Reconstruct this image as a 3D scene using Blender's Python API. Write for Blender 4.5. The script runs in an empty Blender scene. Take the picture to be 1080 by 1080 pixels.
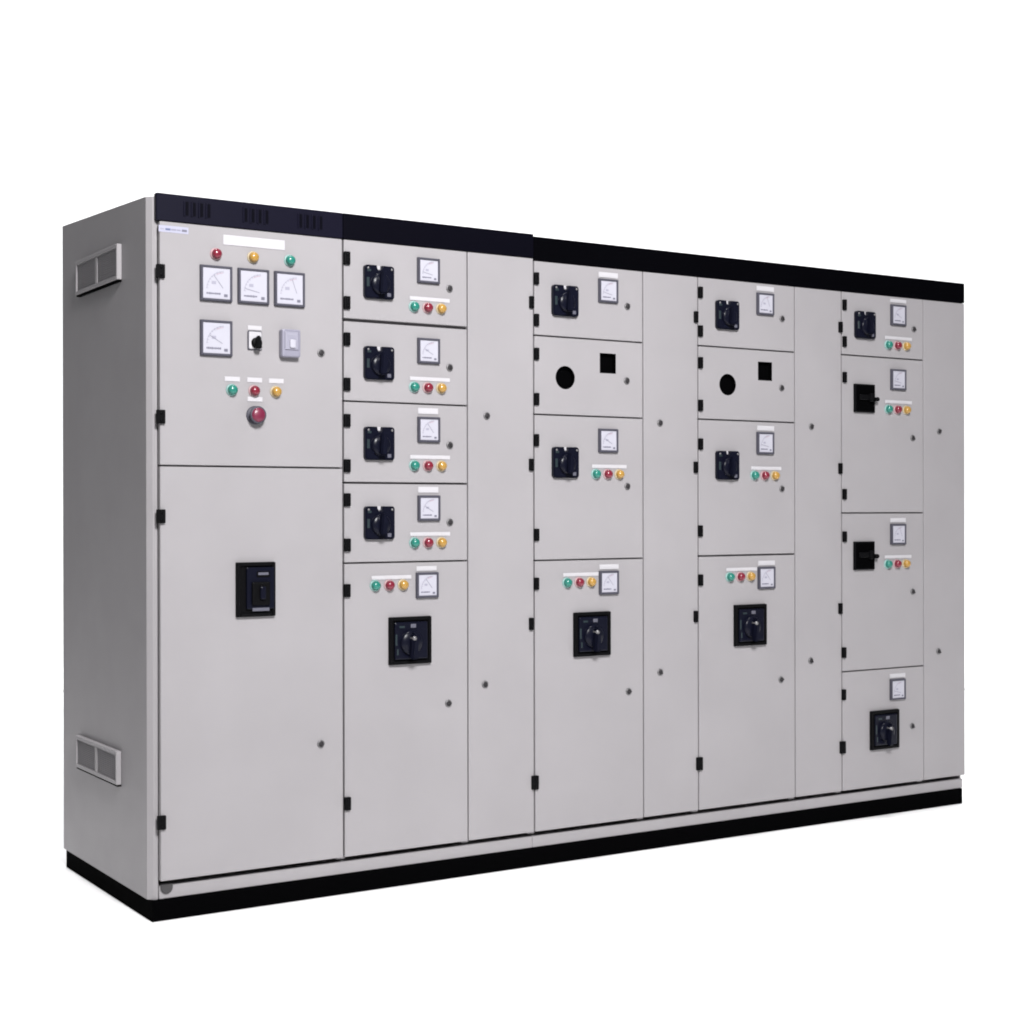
import bpy, bmesh, math, random
from mathutils import Vector, Matrix
random.seed(7)
scene = bpy.context.scene
R = math.radians

# ------------------------------------------------------------------ camera
cam_d = bpy.data.cameras.new("camera")
cam = bpy.data.objects.new("camera", cam_d)
scene.collection.objects.link(cam)
scene.camera = cam
YAW, PITCH, ROLL = .5652, -.001, -.0018
f_ = Vector((math.sin(YAW)*math.cos(PITCH), math.cos(YAW)*math.cos(PITCH), math.sin(PITCH)))
r0 = Vector((math.cos(YAW), -math.sin(YAW), 0)); u0 = r0.cross(f_)
rr = r0*math.cos(ROLL) + u0*math.sin(ROLL); uu = u0*math.cos(ROLL) - r0*math.sin(ROLL)
M = Matrix((rr, uu, -f_)).transposed().to_4x4()
M.translation = Vector((-1.6274, -4.5669, 1.2397))
cam.matrix_world = M
cam_d.sensor_width = 36; cam_d.lens = 36*1655.3556/1080
cam_d.clip_start = .05; cam_d.clip_end = 200

# ------------------------------------------------------------------ world, lamps, exposure
w = bpy.data.worlds.new("World"); scene.world = w; w.use_nodes = True
w.node_tree.nodes["Background"].inputs[0].default_value = (.95, .97, 1, 1)
w.node_tree.nodes["Background"].inputs[1].default_value = .20
scene.view_settings.view_transform = 'Standard'
scene.view_settings.look = 'None'
scene.view_settings.exposure = 0
scene.view_settings.gamma = 1
scene.view_settings.use_curve_mapping = False
scene.cycles.filter_width = 1.9

def area(name, loc, target, sx, sy, power, color=(1, 1, 1), spread=180):
    d = bpy.data.lights.new(name, 'AREA'); d.shape = 'RECTANGLE'; d.size = sx; d.size_y = sy
    d.energy = power; d.color = color; d.spread = R(spread)
    o = bpy.data.objects.new(name, d); scene.collection.objects.link(o)
    o.location = loc
    o.rotation_euler = (Vector(target)-Vector(loc)).to_track_quat('-Z', 'Y').to_euler()
    return o
area('overhead_fill', (4.10, 2.3, 6.4), (4.10, 2.3, 0), 9.7, 9.4, 165, (1, .99, .998), 12)  # unseen lamp added to burn the floor white without a contact shadow
area('key_softbox', (-.6, -5.2, 4.5), (1.5, 0, 1.9), 1.2, 1.2, 330, (1, .99, .998), 120)
area('backdrop_fill', (3.9, 3.2, 6.6), (6.2, 6.4, 1.4), 11, 1.5, 540)  # unseen lamp added to whiten the backdrop

# ------------------------------------------------------------------ materials
def mat(name, col, rough=.5, metal=0., var=0., bump=0., bscale=40., spec=.5, coat=0.):
    m = bpy.data.materials.new(name); m.use_nodes = True
    nt = m.node_tree; b = nt.nodes["Principled BSDF"]
    b.inputs['Base Color'].default_value = (*col, 1)
    b.inputs['Roughness'].default_value = rough
    b.inputs['Metallic'].default_value = metal
    b.inputs['Specular IOR Level'].default_value = spec
    b.inputs['Coat Weight'].default_value = coat
    tc = nt.nodes.new('ShaderNodeTexCoord')
    if var:
        n = nt.nodes.new('ShaderNodeTexNoise'); n.inputs['Scale'].default_value = 3.1; n.inputs['Detail'].default_value = 6
        nt.links.new(tc.outputs['Object'], n.inputs['Vector'])
        cr = nt.nodes.new('ShaderNodeValToRGB')
        cr.color_ramp.elements[0].position = .3; cr.color_ramp.elements[1].position = .7
        cr.color_ramp.elements[0].color = (*[c*(1-var) for c in col], 1)
        cr.color_ramp.elements[1].color = (*[min(1, c*(1+var)) for c in col], 1)
        nt.links.new(n.outputs['Fac'], cr.inputs['Fac'])
        nt.links.new(cr.outputs['Color'], b.inputs['Base Color'])
        n2 = nt.nodes.new('ShaderNodeTexNoise'); n2.inputs['Scale'].default_value = 9; n2.inputs['Detail'].default_value = 4
        nt.links.new(tc.outputs['Object'], n2.inputs['Vector'])
        mr = nt.nodes.new('ShaderNodeMapRange')
        mr.inputs['To Min'].default_value = rough-.06; mr.inputs['To Max'].default_value = rough+.08
        nt.links.new(n2.outputs['Fac'], mr.inputs['Value'])
        nt.links.new(mr.outputs['Result'], b.inputs['Roughness'])
    if bump:
        n = nt.nodes.new('ShaderNodeTexNoise'); n.inputs['Scale'].default_value = bscale; n.inputs['Detail'].default_value = 3
        nt.links.new(tc.outputs['Object'], n.inputs['Vector'])
        bp = nt.nodes.new('ShaderNodeBump'); bp.inputs['Strength'].default_value = bump; bp.inputs['Distance'].default_value = .004
        nt.links.new(n.outputs['Fac'], bp.inputs['Height'])
        nt.links.new(bp.outputs['Normal'], b.inputs['Normal'])
    return m

PAINT = mat('grey_powder_coat', (.270, .2585, .267), .5, var=.035, bump=.3, bscale=4, spec=.28)
SIDEP = PAINT
BANDREFL = mat('black_with_painted_blue_reflection', (.0036, .0033, .0100), .45, bump=.1, bscale=6, spec=.09)  # black band; the blue reflection on its left end is put into the colour
BANDREFL2 = mat('black_with_faint_painted_reflection', (.0014, .0013, .0036), .5, spec=.04)  # black band where the painted reflection fades; also the louvre slots
BLACKG = mat('black_band_paint', (.0010, .0010, .0016), .7, spec=.01)
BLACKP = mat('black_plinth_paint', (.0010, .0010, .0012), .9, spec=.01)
PLAST = mat('black_plastic', (.0025, .0025, .003), .5, spec=.06)
PGLOSS = mat('glossy_black_moulding', (.0035, .004, .010), .28, spec=.16)
METERF = mat('meter_bezel_grey', (.055, .054, .070), .5, spec=.2)
WHITE = mat('meter_dial_white', (.385, .38, .43), .35, spec=.3)
PLATE = mat('white_label_plate', (.44, .43, .45), .4, spec=.3)
PRINT = mat('printed_grey', (.21, .205, .26), .6)
PRINTD = mat('printed_dark', (.12, .118, .155), .6)
PRINTB = mat('printed_blue', (.09, .11, .20), .6)
FAINT = mat('printed_faint_grey', (.26, .255, .31), .6)
PINK = mat('printed_faint_red', (.36, .24, .28), .6)
GREEN = mat('green_lens', (.012, .15, .115), .3, coat=.3)
RED = mat('red_lens', (.15, .008, .022), .3, coat=.3)
YELL = mat('amber_lens', (.33, .185, .035), .3, coat=.3)
GBEZ = mat('pale_green_bezel', (.20, .33, .31), .4)
RBEZ = mat('pale_red_bezel', (.36, .23, .24), .4)
YBEZ = mat('pale_amber_bezel', (.37, .31, .20), .4)
CHROME = mat('zinc_lock_metal', (.20, .195, .20), .45, metal=.8)
LOCKD = mat('dark_lock_insert', (.03, .028, .03), .5, spec=.2)
GREYP = mat('grey_plastic_box', (.215, .21, .26), .35, spec=.3)
MUSH = mat('magenta_red_mushroom', (.13, .008, .032), .4, coat=.2)
BRKLBL = mat('grey_window_print', (.09, .09, .115), .4)
MESH = mat('vent_mesh_dark_grey', (.25, .24, .25), .7, spec=.1)
STUDIO = mat('studio_white_paper', (.86, .86, .86), .9, spec=.1)
GLINT = mat('teal_painted_highlight', (.014, .024, .028), .35)  # colour of the greenish highlights painted on the breakers
LUGM = mat('grey_earthing_lug', (.05, .048, .05), .6, spec=.2)

# ------------------------------------------------------------------ mesh helpers
class MB:
    """Collects shapes into one mesh; +x right, +z up, -y towards the viewer."""
    def __init__(s): s.bm = bmesh.new(); s.mats = []
    def mi(s, m):
        if m not in s.mats: s.mats.append(m)
        return s.mats.index(m)
    def _merge(s, b, m, smooth=False):
        i = s.mi(m)
        for f in b.faces: f.material_index = i; f.smooth = smooth
        me = bpy.data.meshes.new('t'); b.to_mesh(me); b.free()
        s.bm.from_mesh(me); bpy.data.meshes.remove(me)
    def box(s, x0, x1, y0, y1, z0, z1, m, bev=0., seg=1):
        b = bmesh.new(); bmesh.ops.create_cube(b, size=1)
        for v in b.verts:
            v.co = Vector(((x0+x1)/2+v.co.x*(x1-x0), (y0+y1)/2+v.co.y*(y1-y0), (z0+z1)/2+v.co.z*(z1-z0)))
        if bev: bmesh.ops.bevel(b, geom=b.edges[:], offset=bev, segments=seg, affect='EDGES', profile=.5)
        s._merge(b, m)
    def cbox(s, cx, cz, w, h, y0, y1, m, bev=0., seg=1): s.box(cx-w/2, cx+w/2, y0, y1, cz-h/2, cz+h/2, m, bev, seg)
    def prism(s, pts, y0, y1, m, bev=0.):
        b = bmesh.new()
        lo = [b.verts.new((x, y0, z)) for x, z in pts]; hi = [b.verts.new((x, y1, z)) for x, z in pts]
        b.faces.new(lo); b.faces.new(hi[::-1])
        n = len(pts)
        for i in range(n): b.faces.new((lo[i], hi[i], hi[(i+1) % n], lo[(i+1) % n]))
        bmesh.ops.recalc_face_normals(b, faces=b.faces[:])
        if bev: bmesh.ops.bevel(b, geom=[e for e in b.edges if abs(e.verts[0].co.y-y0) < 1e-6 and abs(e.verts[1].co.y-y0) < 1e-6], offset=bev, segments=2, affect='EDGES')
        s._merge(b, m)
    def lathe(s, prof, m, cx=0, cz=0, n=28, smooth=True):
        """profile of (radius, y) about the y axis, first at the back"""
        b = bmesh.new(); rings = []
        for r, y in prof:
            if r < 1e-6: rings.append([b.verts.new((cx, y, cz))])
            else: rings.append([b.verts.new((cx+r*math.cos(2*math.pi*k/n), y, cz+r*math.sin(2*math.pi*k/n))) for k in range(n)])
        for A, B in zip(rings, rings[1:]):
            for k in range(n):
                k2 = (k+1) % n
                if len(A) == 1 and len(B) == 1: continue
                if len(A) == 1: b.faces.new((A[0], B[k], B[k2]))
                elif len(B) == 1: b.faces.new((A[k], A[k2], B[0]))
                else: b.faces.new((A[k], A[k2], B[k2], B[k]))
        bmesh.ops.recalc_face_normals(b, faces=b.faces[:])
        s._merge(b, m, smooth)
    def ribbon(s, pts, wd, y, m):
        b = bmesh.new(); V = []
        for i, (x, z) in enumerate(pts):
            a = pts[max(0, i-1)]; c = pts[min(len(pts)-1, i+1)]
            d = Vector((c[0]-a[0], c[1]-a[1])).normalized(); nx, nz = -d.y*wd/2, d.x*wd/2
            V.append((b.verts.new((x+nx, y, z+nz)), b.verts.new((x-nx, y, z-nz))))
        for A, B in zip(V, V[1:]): b.faces.new((A[0], A[1], B[1], B[0]))
        s._merge(b, m)
    def mesh(s, name):
        me = bpy.data.meshes.new(name); s.bm.normal_update(); s.bm.to_mesh(me); s.bm.free()
        for m in s.mats: me.materials.append(m)
        return me

def link(name, me, parent=None, loc=(0, 0, 0), label=None):
    o = bpy.data.objects.new(name, me); scene.collection.objects.link(o)
    o.location = loc
    if parent: o.parent = parent
    if label: o['label'] = label
    return o

# ------------------------------------------------------------------ the setting: white studio floor and backdrop
g = MB(); g.box(-14, 22, -12, 20, -.05, 0, STUDIO)
fl = link('floor', g.mesh('floor')); fl['kind'] = 'structure'
# curved paper backdrop square to the camera, 12 m away
bm = bmesh.new(); prof = [(0.0, .004)]
for k in range(1, 13):
    a = math.pi/2*k/12; prof.append((1.5*math.sin(a), .004+1.5*(1-math.cos(a))))
prof.append((1.5, 8.0))
base = Vector((-1.6274, -4.5669, 0))
fx = Vector((math.sin(YAW), math.cos(YAW), 0)); rx = Vector((math.cos(YAW), -math.sin(YAW), 0))
prev = None
for d, z in prof:
    c = base + fx*(10.8+d) + Vector((0, 0, z))
    cur = (bm.verts.new(c-rx*7), bm.verts.new(c+rx*8))
    if prev: bm.faces.new((prev[0], prev[1], cur[1], cur[0]))
    prev = cur
for f in bm.faces: f.smooth = True
me = bpy.data.meshes.new('backdrop'); bm.to_mesh(me); bm.free(); me.materials.append(STUDIO)
bd = link('backdrop', me); bd['kind'] = 'structure'

# ------------------------------------------------------------------ the cabinet
root = bpy.data.objects.new('switchgear_cabinet', None); scene.collection.objects.link(root)
root['label'] = 'long grey steel electrical switchgear cabinet with many doors, black top band and black plinth'
root['category'] = 'electrical cabinet'

W, D, H = 3.530, .898, 2.2
ZB = .064                                   # top of the plinth
SX = -.018                                  # plane of the left side

# plinth
g = MB(); g.box(-.013, W-.008, .007, D-.016, 0, ZB, BLACKP, .002)
link('plinth', g.mesh('plinth'), root)

# side panel: sloping roof line, two vents in it
g = MB()
def yzplate(g, pts, x0, x1, m):
    b = bmesh.new()
    lo = [b.verts.new((x0, y, z)) for y, z in pts]; hi = [b.verts.new((x1, y, z)) for y, z in pts]
    b.faces.new(lo); b.faces.new(hi[::-1]); n = len(pts)
    for i in range(n): b.faces.new((lo[i], hi[i], hi[(i+1) % n], lo[(i+1) % n]))
    bmesh.ops.recalc_face_normals(b, faces=b.faces[:]); g._merge(b, m)
yzplate(g, [(.0503, ZB), (D-.004, ZB), (D-.004, 2.233), (.0503, 2.192)], SX, SX+.012, SIDEP)
side = link('side_panel', g.mesh('side_panel'), root)
def vent(zc, y0, y1, h):
    v = MB(); d = .017; x0, x1 = SX-d, SX-.0005; t = .012; ym = (y0+y1)/2
    z0, z1 = zc-h/2, zc+h/2
    v.box(x0, x1, y0, y0+t, z0, z1, PAINT, .0015); v.box(x0, x1, y1-t, y1, z0, z1, PAINT, .0015)
    v.box(x0, x1, y0+t+.0005, y1-t-.0005, z0, z0+t, PAINT, .0015); v.box(x0, x1, y0+t+.0005, y1-t-.0005, z1-t, z1, PAINT, .0015)
    v.box(x0+.002, x1, ym-.012, ym+.012, z0+t+.0005, z1-t-.0005, PAINT, .001)
    v.box(x1-.010, x1-.001, y0+t+.001, ym-.0125, z0+t+.001, z1-t-.001, MESH)
    v.box(x1-.010, x1-.001, ym+.0125, y1-t-.001, z0+t+.001, z1-t-.001, MESH)
    n = 13
    v.box(x0+.004, x1, y0+.002, y1-.002, z0-.006, z0-.0005, BLACKP)  # black strip added for the dark shadow gap under the vent
    for k in range(n):                       # louvre blades
        z = z0+t+(k+.5)*(h-2*t)/n
        for a, b_ in ((y0+t+.001, ym-.0125), (ym+.0125, y1-t-.001)):
            v.box(x0+.004, x1-.0102, a, b_, z-.0014, z+.0014, MESH)
    return v.mesh('vent')
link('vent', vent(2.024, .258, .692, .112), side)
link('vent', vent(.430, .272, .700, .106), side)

# corner post with a folded, chamfered edge, lit on its own
g = MB()
b = bmesh.new()
pl = [(SX, .037), (-.001, .0195), (.0115, .0195), (.0115, .050), (SX, .050)]
lo = [b.verts.new((x, y, ZB)) for x, y in pl]; hi = [b.verts.new((x, y, 2.191)) for x, y in pl]
b.faces.new(lo); b.faces.new(hi[::-1])
for i in range(5): b.faces.new((lo[i], hi[i], hi[(i+1) % 5], lo[(i+1) % 5]))
bmesh.ops.recalc_face_normals(b, faces=b.faces[:])
bmesh.ops.bevel(b, geom=[e for e in b.edges if abs(e.verts[0].co.z-e.verts[1].co.z) > 1 and e.verts[0].co.y < .03], offset=.003, segments=3, affect='EDGES')
g._merge(b, PAINT)
link('corner_post', g.mesh('corner_post'), root)

# body: back, right side, roof, base plate and the frame members behind the door seams
SEAMS = [.625, 1.0915, 1.360, 1.835, 2.091, 2.5725, 2.822, 3.2825]
ROWS = {1: (1.377,), 2: (1.857, 1.594, 1.330, 1.070), 4: (1.849, 1.574, 1.065), 6: (1.853, 1.579, 1.068), 8: (1.857, 1.227, .595)}
COLS = [(.0125, .622), (.6285, 1.0895), (1.0940, 1.3575), (1.3635, 1.8325), (1.8375, 2.0885), (2.0940, 2.5705), (2.5755, 2.8190), (2.8250, 3.2810), (3.2850, 3.5290)]
TOP = [2.115, 2.115, 2.115, 2.1075, 2.1075, 2.1075, 2.1075, 2.1075, 2.1075]
ZD = .1215
g = MB()
g.box(W-.012, W, .0225, D-.004, ZB, 2.190, PAINT, .002)
g.box(SX+.013, W-.013, D-.016, D-.004, ZB, 2.225, PAINT)
yzplate(g, [(.06, 2.181), (D-.017, 2.215), (D-.017, 2.223), (.06, 2.189)], SX+.013, W-.013, PAINT)
g.box(SX+.013, W-.013, .05, D-.017, ZB+.001, ZB+.012, PAINT)
for s in SEAMS: g.box(s-.014, s+.014, .0235, .06, .112, 2.18, PAINT)
g.box(.0117, W-.0125, .0225, .048, 2.10, 2.19, PAINT)
for c, rows in ROWS.items():
    a, b_ = COLS[c-1]
    for z in rows: g.box(a+.0125, b_-.0125, .024, .058, z-.012, z+.012, PAINT)
link('frame', g.mesh('frame'), root)

# bottom rail, in two lengths, and the lug on it
g = MB(); g.box(.0122, 1.3595, .014, .048, ZB+.0003, .1035, PAINT, .002)
link('bottom_rail', g.mesh('bottom_rail'), root)
g = MB(); g.box(1.3605, W, .014, .048, ZB+.0003, .1035, PAINT, .002)
link('bottom_rail', g.mesh('bottom_rail'), root)
g = MB()
g.prism([(.019*math.cos(R(a)), -.012+(.019*math.sin(R(a)))) for a in range(180, 361, 15)] + [(.019, -.002), (-.019, -.002)], -.006, 0, LUGM, .0015)
link('earthing_lug', g.mesh('earthing_lug'), root, (.034, .0135, .1110))

# fascia: black band, left length carries louvred slots
def fascia(x0, x1, z0, z1, m):
    g = MB(); g.box(x0, x1, -.001, .0215, z0, z1, m, .002); return g
fa = link('fascia', fascia(.002, .6245, 2.1175, 2.200, BANDREFL).mesh('fascia'), root, label='black top band with painted blue reflection and slotted louvres')
fb = link('fascia', fascia(1.3605, W, 2.110, 2.1925, BLACKG).mesh('fascia'), root, label='plain black top band')
fm = link('fascia', fascia(.6255, 1.3595, 2.1175, 2.200, BANDREFL2).mesh('fascia'), root, label='black top band with faint painted reflection')
def louvre_group(n):
    g = MB()
    for k in range(n):
        x = (k-(n-1)/2)*.0235
        g.box(x-.008, x-.0015, -.0045, -.0011, -.024, .024, BANDREFL, .0015)
        g.box(x-.0013, x+.0085, -.0016, -.0011, -.021, .021, BANDREFL2)
    return g.mesh('louvre')
lou = louvre_group(4)
for x in (.130, .322, .508): link('louvre', lou, fa if x < .6 else fm, (x, 0, 2.160))

# ------------------------------------------------------------------ fittings (each a shared mesh)
def hinge_mesh(w_, h=.042):
    g = MB(); g.cbox(0, 0, w_, h, -.011, .003, PLAST, .002, 2)
    g.lathe([(.0042, -.0108), (.0042, -.0130), (0, -.0130)], PLAST, 0, h*.27, 10)
    g.lathe([(.0042, -.0108), (.0042, -.0130), (0, -.0130)], PLAST, 0, -h*.27, 10)
    return g.mesh('hinge')
HG_W, HG, HG_N, HG_S = hinge_mesh(.026), hinge_mesh(.0205), hinge_mesh(.016), hinge_mesh(.026, .048)

def lock_mesh(ang=20):
    g = MB()
    g.lathe([(.0125, .0), (.0125, -.003), (.0110, -.0045), (.0085, -.0045), (.0085, -.002)], CHROME, n=24)
    g.lathe([(.0086, -.002), (.0086, -.0062), (.0070, -.0075), (0, -.0075)], LOCKD, n=24)
    b = bmesh.new(); bmesh.ops.create_cube(b, size=1)
    for v in b.verts: v.co = Vector((v.co.x*.0035, -.0100+v.co.y*.006, v.co.z*.0135))
    bmesh.ops.rotate(b, verts=b.verts, cent=(0, 0, 0), matrix=Matrix.Rotation(R(ang), 3, 'Y'))
    g._merge(b, LOCKD)
    return g.mesh('lock')
LK = [lock_mesh(20), lock_mesh(75), lock_mesh(-35)]

def meter_mesh(w_, h, kind):
    g = MB(); t = .0078
    g.cbox(0, 0, w_, h, -.0075, 0, METERF, .0018, 2)
    for x0, x1, z0, z1 in ((-w_/2+.001, -w_/2+t, -h/2+.001, h/2-.001), (w_/2-t, w_/2-.001, -h/2+.001, h/2-.001),
                           (-w_/2+t+.0002, w_/2-t-.0002, -h/2+.001, -h/2+t), (-w_/2+t+.0002, w_/2-t-.0002, h/2-t, h/2-.001)):
        g.box(x0, x1, -.0125, -.0074, z0, z1, METERF, .001)
    iw, ih = w_-2*t, h-2*t
    g.cbox(0, 0, iw-.0005, ih-.0005, -.0092, -.0074, WHITE)
    y = -.0097; cx, cz = iw*.30, -ih*.22; r = iw*.66
    arc = lambda rad, a0, a1: [(cx+rad*math.cos(R(a)), cz+rad*math.sin(R(a))) for a in range(a0, a1+1, 5)]
    g.ribbon(arc(r, 95, 175), .0012, y, PRINT)
    g.ribbon(arc(r*.93, 95, 120), .0016, y, PINK)
    for a in range(95, 176, 10):
        ca, sa = math.cos(R(a)), math.sin(R(a))
        g.ribbon([(cx+ca*r*.92, cz+sa*r*.92), (cx+ca*r*1.04, cz+sa*r*1.04)], .0010, y, PRINT)
    a = {0: 168, 1: 128, 2: 110, 3: 150}[kind]; ca, sa = math.cos(R(a)), math.sin(R(a))
    g.ribbon([(cx+ca*r*.15, cz+sa*r*.15), (cx+ca*r*.97, cz+sa*r*.97)], .0013, y-.0004, PRINTD)
    # maker's line under the scale, too small to read in the photograph, and the pivot cover
    x = -iw*.38
    while x < iw*.12:
        d = iw*random.uniform(.03, .07); g.cbox(x+d/2, -ih*.335, d*.8, ih*random.uniform(.045, .075), y, -.0093, PRINTD); x += d
    g.cbox(iw*.34, -ih*.38, iw*.13, ih*.09, -.0105, -.0093, PRINTD, .0005)
    g.cbox(-iw*.1, ih*.02, iw*.16, ih*.10, y, -.0093, FAINT)
    return g.mesh('meter')
MT_L = [meter_mesh(.104, .110, k) for k in range(4)]
MT_S = [meter_mesh(.084, .085, k) for k in range(4)]

def lamp_mesh(lens, bez, r=.0155):
    g = MB()
    g.lathe([(r*1.22, 0), (r*1.22, -.0035), (r*1.08, -.0055), (r*.98, -.0055)], bez, n=28)
    g.lathe([(r, -.004), (r, -.012), (r*.93, -.0165), (r*.72, -.0205), (r*.4, -.0228), (0, -.0235)], lens, n=28)
    return g.mesh('indicator_lamp')
LAMP = {'g': lamp_mesh(GREEN, GBEZ), 'r': lamp_mesh(RED, RBEZ), 'y': lamp_mesh(YELL, YBEZ)}
LNAME = {'g': 'green indicator lamp', 'r': 'red indicator lamp', 'y': 'amber indicator lamp'}

def plate_mesh(w_, h):
    g = MB(); g.cbox(0, 0, w_, h, -.0022, 0, PLATE, .0006); return g.mesh('label_plate')
_pl = {}
def plate(door, x, z, w_, h, lab=None):
    k = (w_, h)
    if k not in _pl: _pl[k] = plate_mesh(w_, h)
    return link('label_plate', _pl[k], door, (x, 0, z), lab)

def small_breaker():
    """rotary handle on a rounded black escutcheon with a keyhole notch at the top"""
    g = MB(); s = .054; c = .010; nw = .010; nd = .016
    pts = []
    def corner(cx, cz, a0):
        for k in range(5):
            a = R(a0+k*22.5); pts.append((cx+c*math.cos(a), cz+c*math.sin(a)))
    corner(s-c, -s+c, -90); corner(s-c, s-c, 0)
    pts.extend([(nw, s), (nw*.75, s-nd*.7), (nw*.35, s-nd), (-nw*.35, s-nd), (-nw*.75, s-nd*.7), (-nw, s)])
    corner(-s+c, s-c, 90); corner(-s+c, -s+c, 180)
    g.prism(pts, -.016, 0, PGLOSS, .003)
    g.cbox(0, s-.006, .016, .012, -.0025, 0, PLATE, .0005)
    g.lathe([(.034, -.0155), (.034, -.024), (.031, -.028), (.016, -.030), (0, -.030)], PGLOSS, 0, -.006, 32)
    b = bmesh.new(); bmesh.ops.create_cube(b, size=1)
    for v in b.verts: v.co = Vector((v.co.x*(.016 if v.co.z > 0 else .024), -.038+v.co.y*.020, -.004+v.co.z*.072))
    bmesh.ops.bevel(b, geom=b.edges[:], offset=.004, segments=2, affect='EDGES')
    g._merge(b, PGLOSS)
    g.cbox(-.044, -.002, .010, .030, -.0185, -.0158, GLINT, .001)  # painted highlights on the left of the escutcheon
    g.cbox(-.040, .036, .014, .008, -.0180, -.0158, GLINT, .001)
    g.cbox(.033, -.040, .014, .012, -.0180, -.0158, BRKLBL, .001)
    g.lathe([(.004, -.0158), (.004, -.019), (0, -.0195)], CHROME, -.043, .043, 10)
    g.lathe([(.004, -.0158), (.004, -.019), (0, -.0195)], CHROME, .043, .043, 10)
    return g.mesh('breaker_handle')
def large_breaker(w_, h, col1=False):
    g = MB()
    g.cbox(0, 0, w_, h, -.008, 0, PLAST, .002, 2)
    t = .012
    for x0, x1, z0, z1 in ((-w_/2+.001, -w_/2+t, -h/2+.001, h/2-.001), (w_/2-t, w_/2-.001, -h/2+.001, h/2-.001),
                           (-w_/2+t+.0002, w_/2-t-.0002, -h/2+.001, -h/2+t), (-w_/2+t+.0002, w_/2-t-.0002, h/2-t, h/2-.001)):
        g.box(x0, x1, -.015, -.0078, z0, z1, PLAST, .0015)
    if col1:
        g.cbox(.012, .004, w_-.038, h-.040, -.019, -.0078, PGLOSS, .003, 2)
        g.cbox(.020, .047, .044, .018, -.0205, -.0188, PLAST, .001)
        g.cbox(.020, .049, .034, .008, -.0212, -.0203, BRKLBL)
        g.cbox(.010, -.012, .060, .072, -.030, -.0188, PLAST, .004, 2)
        g.cbox(.012, -.010, .018, .040, -.042, -.0298, PGLOSS, .004, 2)
        g.cbox(.012, -.062, .056, .010, -.0205, -.0188, BRKLBL)
    else:
        g.cbox(0, 0, w_-.034, h-.034, -.018, -.0078, PGLOSS, .004, 2)
        g.cbox(.006, h/2-.030, .020, .013, -.0200, -.0178, BRKLBL, .001)
        g.lathe([(.040, -.0178), (.040, -.026), (.036, -.031), (.012, -.033), (0, -.033)], PGLOSS, -.004, -.006, 32)
        b = bmesh.new(); bmesh.ops.create_cube(b, size=1)
        for v in b.verts: v.co = Vector((-.004+v.co.x*(.018 if v.co.z > 0 else .028), -.043+v.co.y*.024, -.016+v.co.z*.088))
        bmesh.ops.bevel(b, geom=b.edges[:], offset=.005, segments=2, affect='EDGES'); g._merge(b, PGLOSS)
        g.lathe([(.0065, -.030), (.0065, -.0570), (0, -.0575)], CHROME, -.008, .010, 14)
        g.cbox(-w_/2+.021, .004, .007, .036, -.0200, -.0178, GLINT, .001)
        g.cbox(-w_/2+.026, -.036, .006, .020, -.0200, -.0178, GLINT, .001)
        g.cbox(-.036, .046, .020, .007, -.0195, -.0178, GLINT, .001)
    return g.mesh('breaker')
def plain_breaker():
    g = MB()
    g.cbox(0, 0, .110, .113, -.012, 0, PLAST, .002, 2)
    g.cbox(0, 0, .098, .101, -.0150, -.0118, BLACKP, .002)
    g.cbox(-.004, .003, .070, .022, -.024, -.0148, PLAST, .003, 2)
    g.cbox(.022, .003, .018, .034, -.030, -.0148, PLAST, .003, 2)
    g.lathe([(.009, -.001), (.009, -.026), (.007, -.029), (0, -.029)], PLAST, .056, -.003, 18)
    return g.mesh('breaker')
SB, LB, LB1, PB = small_breaker(), large_breaker(.157, .157), large_breaker(.130, .170, True), plain_breaker()

# ------------------------------------------------------------------ doors
def door(ci, z1, z0, label=None, holes=()):
    x0, x1 = COLS[ci]
    g = MB(); g.box(x0, x1, 0, .0205, z0, z1, PAINT, .0022, 2)
    me = g.mesh('door'); o = link('door', me, root, label=label)
    if holes:
        tmp = []
        for kind, cx, cz, s in holes:
            c = MB()
            if kind == 'o': c.lathe([(0, .05), (s, .05), (s, -.05), (0, -.05)], BLACKP, cx, cz, 48, False)
            else: c.cbox(cx, cz, s, s*1.01, -.05, .05, BLACKP)
            co = link('cutter', c.mesh('cutter')); tmp.append(co)
            md = o.modifiers.new('b', 'BOOLEAN'); md.operation = 'DIFFERENCE'; md.object = co; md.solver = 'EXACT'; md.material_mode = 'TRANSFER'
        bpy.context.view_layer.update()
        dg = bpy.context.evaluated_depsgraph_get()
        nm = bpy.data.meshes.new_from_object(o.evaluated_get(dg))
        o.modifiers.clear(); o.data = nm
        for co in tmp: bpy.data.objects.remove(co)
        # black sheet added behind the empty openings for the dark interior; edges blackened too
        for kind, cx, cz, s in holes:
            g = MB(); h = s*(1.3 if kind == 'o' else .6); g.cbox(0, 0, 2*h, 2*h, .0215, .0230, BLACKP)
            link('dark_interior_sheet', g.mesh('dark_interior_sheet'), o, (cx, 0, cz))
    return o
def hinge(d, x, z, me=HG): link('hinge', me, d, (x, 0, z))
def lock(d, x, z, k=0): link('lock', LK[k], d, (x, 0, z))
def lamp(d, x, z, c): link('indicator_lamp', LAMP[c], d, (x, 0, z), LNAME[c])
def lamps(d, x, z, ov=.0275, w_=.152):
    for k, c in enumerate('gry'): lamp(d, x+.0515*k, z, c)
    plate(d, x+.0515+.010, z+ov, w_, .013)
def meter(d, x, z, k=0, big=False): link('meter', (MT_L if big else MT_S)[k], d, (x, 0, z))

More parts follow.
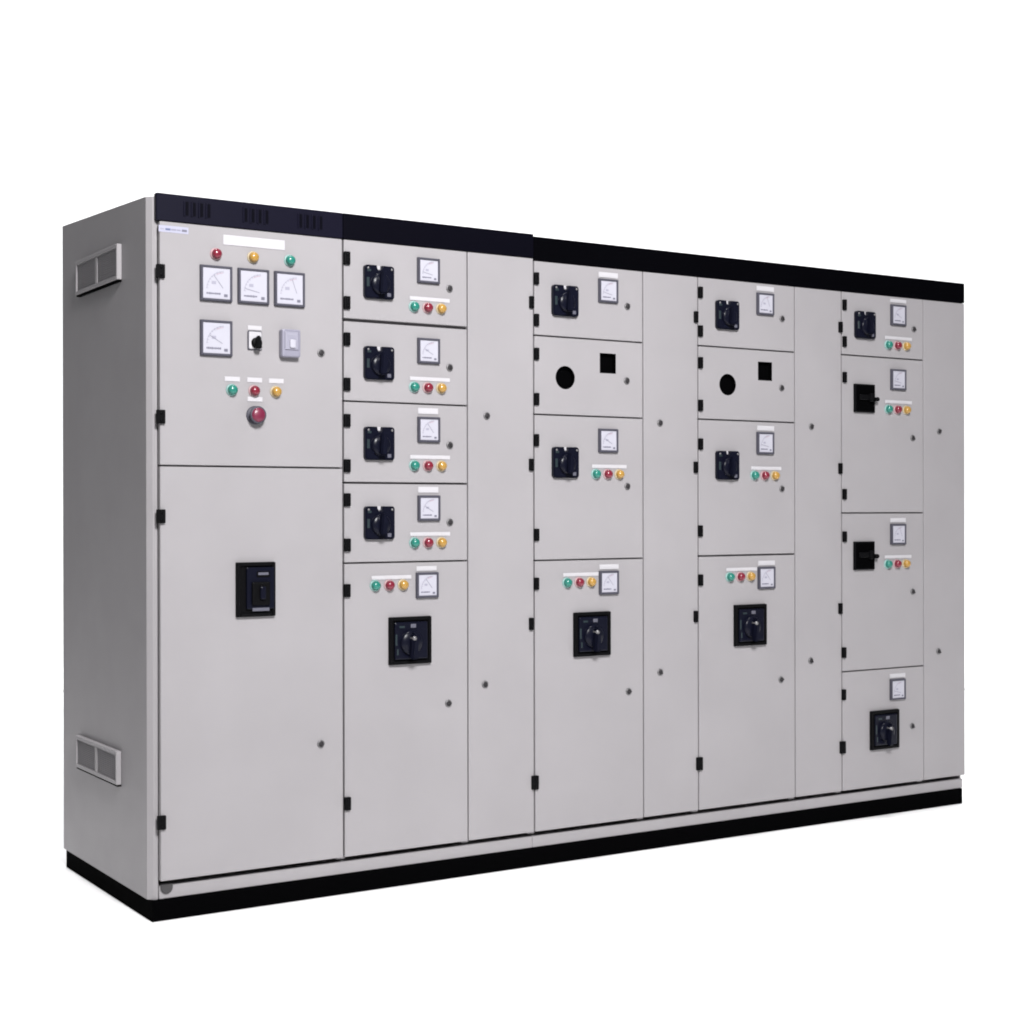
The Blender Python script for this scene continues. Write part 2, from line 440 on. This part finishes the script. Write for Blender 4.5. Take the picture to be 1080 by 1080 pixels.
# first column
d = door(0, TOP[0], 1.3795, 'upper incomer door with meters and lamps')
hinge(d, .013, 1.963, HG_W); hinge(d, .013, 1.524, HG_W)
for x, c in ((.191, 'r'), (.313, 'y'), (.437, 'g')): lamp(d, x, 2.030, c)
plate(d, .318, 2.077, .206, .031, 'long white name plate')
for k, x in enumerate((.190, .313, .435)): meter(d, x, 1.939, (1, 0, 2)[k], True)
meter(d, .190, 1.771, 3, True)
# small blue printed sticker in the corner (illegible in the photograph)
g = MB(); g.cbox(0, 0, .094, .020, -.0008, 0, mat('sticker_pale_blue', (.33, .33, .42), .4))
for x, w_, h, m in ((-.036, .012, .004, FAINT), (-.018, .016, .006, PRINTB), (0.0, .016, .005, PRINT), (.016, .012, .004, PRINT), (.034, .016, .007, PRINTD)):
    g.cbox(x, -.001, w_, h, -.0012, -.0007, m)
link('maker_sticker', g.mesh('maker_sticker'), d, (.056, 0, 2.093))
# selector switch
g = MB()
g.cbox(0, 0, .048, .060, -.006, 0, METERF, .003, 2); g.cbox(0, .0005, .042, .054, -.0078, -.0058, PLATE, .002)
g.lathe([(.017, -.0076), (.017, -.016), (.014, -.018), (0, -.018)], PLAST, .003, -.008, 24)
b = bmesh.new(); bmesh.ops.create_cube(b, size=1)
for v in b.verts: v.co = Vector((.003+v.co.x*(.011 if v.co.z > 0 else .020), -.026+v.co.y*.018, -.007+v.co.z*.040))
bmesh.ops.bevel(b, geom=b.edges[:], offset=.003, segments=2, affect='EDGES'); g._merge(b, PLAST)
link('selector_switch', g.mesh('selector_switch'), d, (.318, 0, 1.771))
plate(d, .319, 1.8105, .046, .014)
# grey push-button box with a hooded base
g = MB()
g.cbox(0, 0, .064, .088, -.028, 0, GREYP, .006, 3)
g.cbox(0, .008, .046, .058, -.031, -.0278, mat('grey_box_face', (.25, .245, .30), .35), .003, 2)
g.cbox(.002, -.002, .020, .028, -.036, -.0308, WHITE, .004, 2)
g.cbox(0, .027, .030, .006, -.0318, -.0308, FAINT)
link('hour_counter', g.mesh('hour_counter'), d, (.432, 0, 1.767), 'grey plastic instrument box')
for x, c in ((.242, 'g'), (.316, 'r'), (.389, 'y')): lamp(d, x, 1.614, c); plate(d, x+.002, 1.648, .050, .015)
plate(d, .319, 1.588, .050, .015)
g = MB()
g.lathe([(.029, 0), (.029, -.004), (.027, -.006), (.012, -.006)], METERF, n=32)
g.lathe([(.013, -.006), (.013, -.018), (.024, -.021), (.0275, -.026), (.0255, -.0305), (.0220, -.0308)], METERF, n=36)
g.lathe([(.0225, -.0305), (.0205, -.0345), (.016, -.037), (.008, -.0388), (0, -.0392)], MUSH, n=36)
link('emergency_stop', g.mesh('emergency_stop'), d, (.319, 0, 1.538), 'red mushroom-head stop button')
lock(d, .546, 1.744)

d = door(0, 1.3745, ZD, 'tall lower incomer door')
hinge(d, .013, 1.224, HG_W); hinge(d, .013, .300, HG_W)
link('breaker', LB1, d, (.318, 0, .995))
lock(d, .543, .494)

# second column
rows2 = [(TOP[1], 1.8620), (1.8520, 1.5965), (1.5915, 1.3330), (1.3270, 1.0725)]
for k, (a, b_) in enumerate(rows2):
    d = door(1, a, b_)
    for z in ((2.055, 1.911), (1.794, 1.648), (1.531, 1.385), (1.275, 1.129))[k]: hinge(d, .637, z)
    zb = (1.985, 1.721, 1.459, 1.200)[k]
    link('breaker_handle', SB, d, (.751, 0, zb))
    meter(d, .938, (2.038, 1.771, 1.509, 1.248)[k], (0, 3, 1, 3)[k])
    if k > 1: plate(d, .938, (0, 0, 1.571, 1.309)[k], .076, .020)
    lamps(d, .884, (1.915, 1.649, 1.389, 1.133)[k], .0285)
    lock(d, 1.021, (1.985, 1.720, 1.459, 1.200)[k], (0, 2, 2, 0)[k])
d = door(1, 1.0675, ZD, 'tall feeder door with large breaker')
hinge(d, .636, .982); hinge(d, .636, .294)
lamps(d, .738, .995, .0255, .147); meter(d, .931, .992, 1); plate(d, .931, 1.047, .076, .016)
link('breaker', LB, d, (.865, 0, .811)); lock(d, 1.014, .592, 1)

def blank(ci, locks, hinges=()):
    d = door(ci, TOP[ci], ZD, 'narrow blank full-height door')
    for x, z in locks: lock(d, x, z, 0 if z > 1 else 2)
    for x, z, m in hinges: hinge(d, x, z, m)
blank(2, ((1.167, 1.562), (1.158, .647)), ((1.348, 1.962, HG_N), (1.346, 1.398, HG_N), (1.345, .846, HG_N)))

# third column
d = door(3, TOP[3], 1.8515)
hinge(d, 1.369, 2.046, HG_N); hinge(d, 1.369, 1.902, HG_N)
link('breaker_handle', SB, d, (1.487, 0, 1.976)); meter(d, 1.675, 2.025, 0); plate(d, 1.679, 2.082, .084, .019); lock(d, 1.763, 1.976)
d = door(3, 1.8465, 1.5765, 'door with empty round and square instrument openings', (('o', 1.492, 1.707, .041), ('s', 1.677, 1.766, .071)))
hinge(d, 1.369, 1.784, HG_N); hinge(d, 1.369, 1.627, HG_N); lock(d, 1.760, 1.707)
d = door(3, 1.5715, 1.0675)
hinge(d, 1.368, 1.484, HG_N); hinge(d, 1.368, 1.155, HG_N)
link('breaker_handle', SB, d, (1.487, 0, 1.408)); meter(d, 1.674, 1.489, 3); lamps(d, 1.621, 1.369); lock(d, 1.762, 1.326)
d = door(3, 1.0625, ZD, 'tall feeder door with large breaker')
hinge(d, 1.367, .985, HG_N); hinge(d, 1.359, .294, HG_S)
meter(d, 1.676, .981, 1); plate(d, 1.680, 1.037, .084, .018); lamps(d, 1.496, .985)
link('breaker', LB, d, (1.601, 0, .800)); lock(d, 1.766, .584, 1)
blank(4, ((1.911, 1.559), (1.910, .646)), ((2.078, 1.958, HG_N), (2.076, 1.399, HG_N), (2.075, .844, HG_N)))

# fourth column
d = door(5, TOP[5], 1.8555)
hinge(d, 2.100, 2.051, HG_N); hinge(d, 2.100, 1.907, HG_N)
link('breaker_handle', SB, d, (2.227, 0, 1.974)); meter(d, 2.417, 2.029, 2); plate(d, 2.421, 2.088, .087, .019); lock(d, 2.506, 1.979, 2)
d = door(5, 1.8505, 1.5815, 'door with empty round and square instrument openings', (('o', 2.234, 1.713, .0405), ('s', 2.420, 1.772, .071)))
hinge(d, 2.100, 1.789, HG_N); hinge(d, 2.100, 1.630, HG_N); lock(d, 2.503, 1.711, 2)
d = door(5, 1.5765, 1.0710)
hinge(d, 2.100, 1.486, HG_N); hinge(d, 2.098, 1.162, HG_N)
link('breaker_handle', SB, d, (2.226, 0, 1.408)); meter(d, 2.416, 1.496, 0); plate(d, 2.422, 1.553, .085, .019); lamps(d, 2.363, 1.372); lock(d, 2.504, 1.321)
d = door(5, 1.0650, ZD, 'tall feeder door with large breaker')
hinge(d, 2.099, .979, HG_N); hinge(d, 2.091, .295, HG_S)
meter(d, 2.421, .980, 1); plate(d, 2.425, 1.036, .084, .019); lamps(d, 2.240, .987)
link('breaker', LB, d, (2.338, 0, .802)); lock(d, 2.498, .584, 1)
blank(6, ((2.658, 1.566), (2.653, .649)), ((2.812, 1.965, HG_N), (2.810, 1.404, HG_N), (2.809, .848, HG_N)))

# fifth column
d = door(7, TOP[7], 1.8595)
hinge(d, 2.834, 2.055, HG_N); hinge(d, 2.834, 1.909, HG_N)
link('breaker_handle', SB, d, (2.944, 0, 1.981)); meter(d, 3.133, 2.033, 3); plate(d, 3.137, 2.091, .090, .015)
lamps(d, 3.077, 1.909, .030); lock(d, 3.226, 1.982, 2)
d = door(7, 1.8545, 1.2295, 'door with plain black breaker')
hinge(d, 2.834, 1.767, HG_N); hinge(d, 2.833, 1.302, HG_N)
link('breaker', PB, d, (2.940, 0, 1.687)); meter(d, 3.132, 1.770, 0); lamps(d, 3.077, 1.648, .031); lock(d, 3.219, 1.534, 2)
d = door(7, 1.2245, .5975, 'door with plain black breaker')
hinge(d, 2.833, 1.133, HG_N); hinge(d, 2.829, .672, HG_N)
link('breaker', PB, d, (2.937, 0, 1.056)); meter(d, 3.130, 1.140, 2); plate(d, 3.134, 1.197, .087, .018); lamps(d, 3.073, 1.019, .029); lock(d, 3.218, .903, 2)
d = door(7, .5925, ZD, 'low feeder door with large breaker')
hinge(d, 2.827, .505, HG_N); hinge(d, 2.820, .296, HG_S)
meter(d, 3.126, .508, 0); plate(d, 3.130, .563, .088, .018)
link('breaker', LB, d, (3.050, 0, .350)); lock(d, 3.214, .351, 2)
blank(8, ((3.375, 1.565), (3.369, .650)))
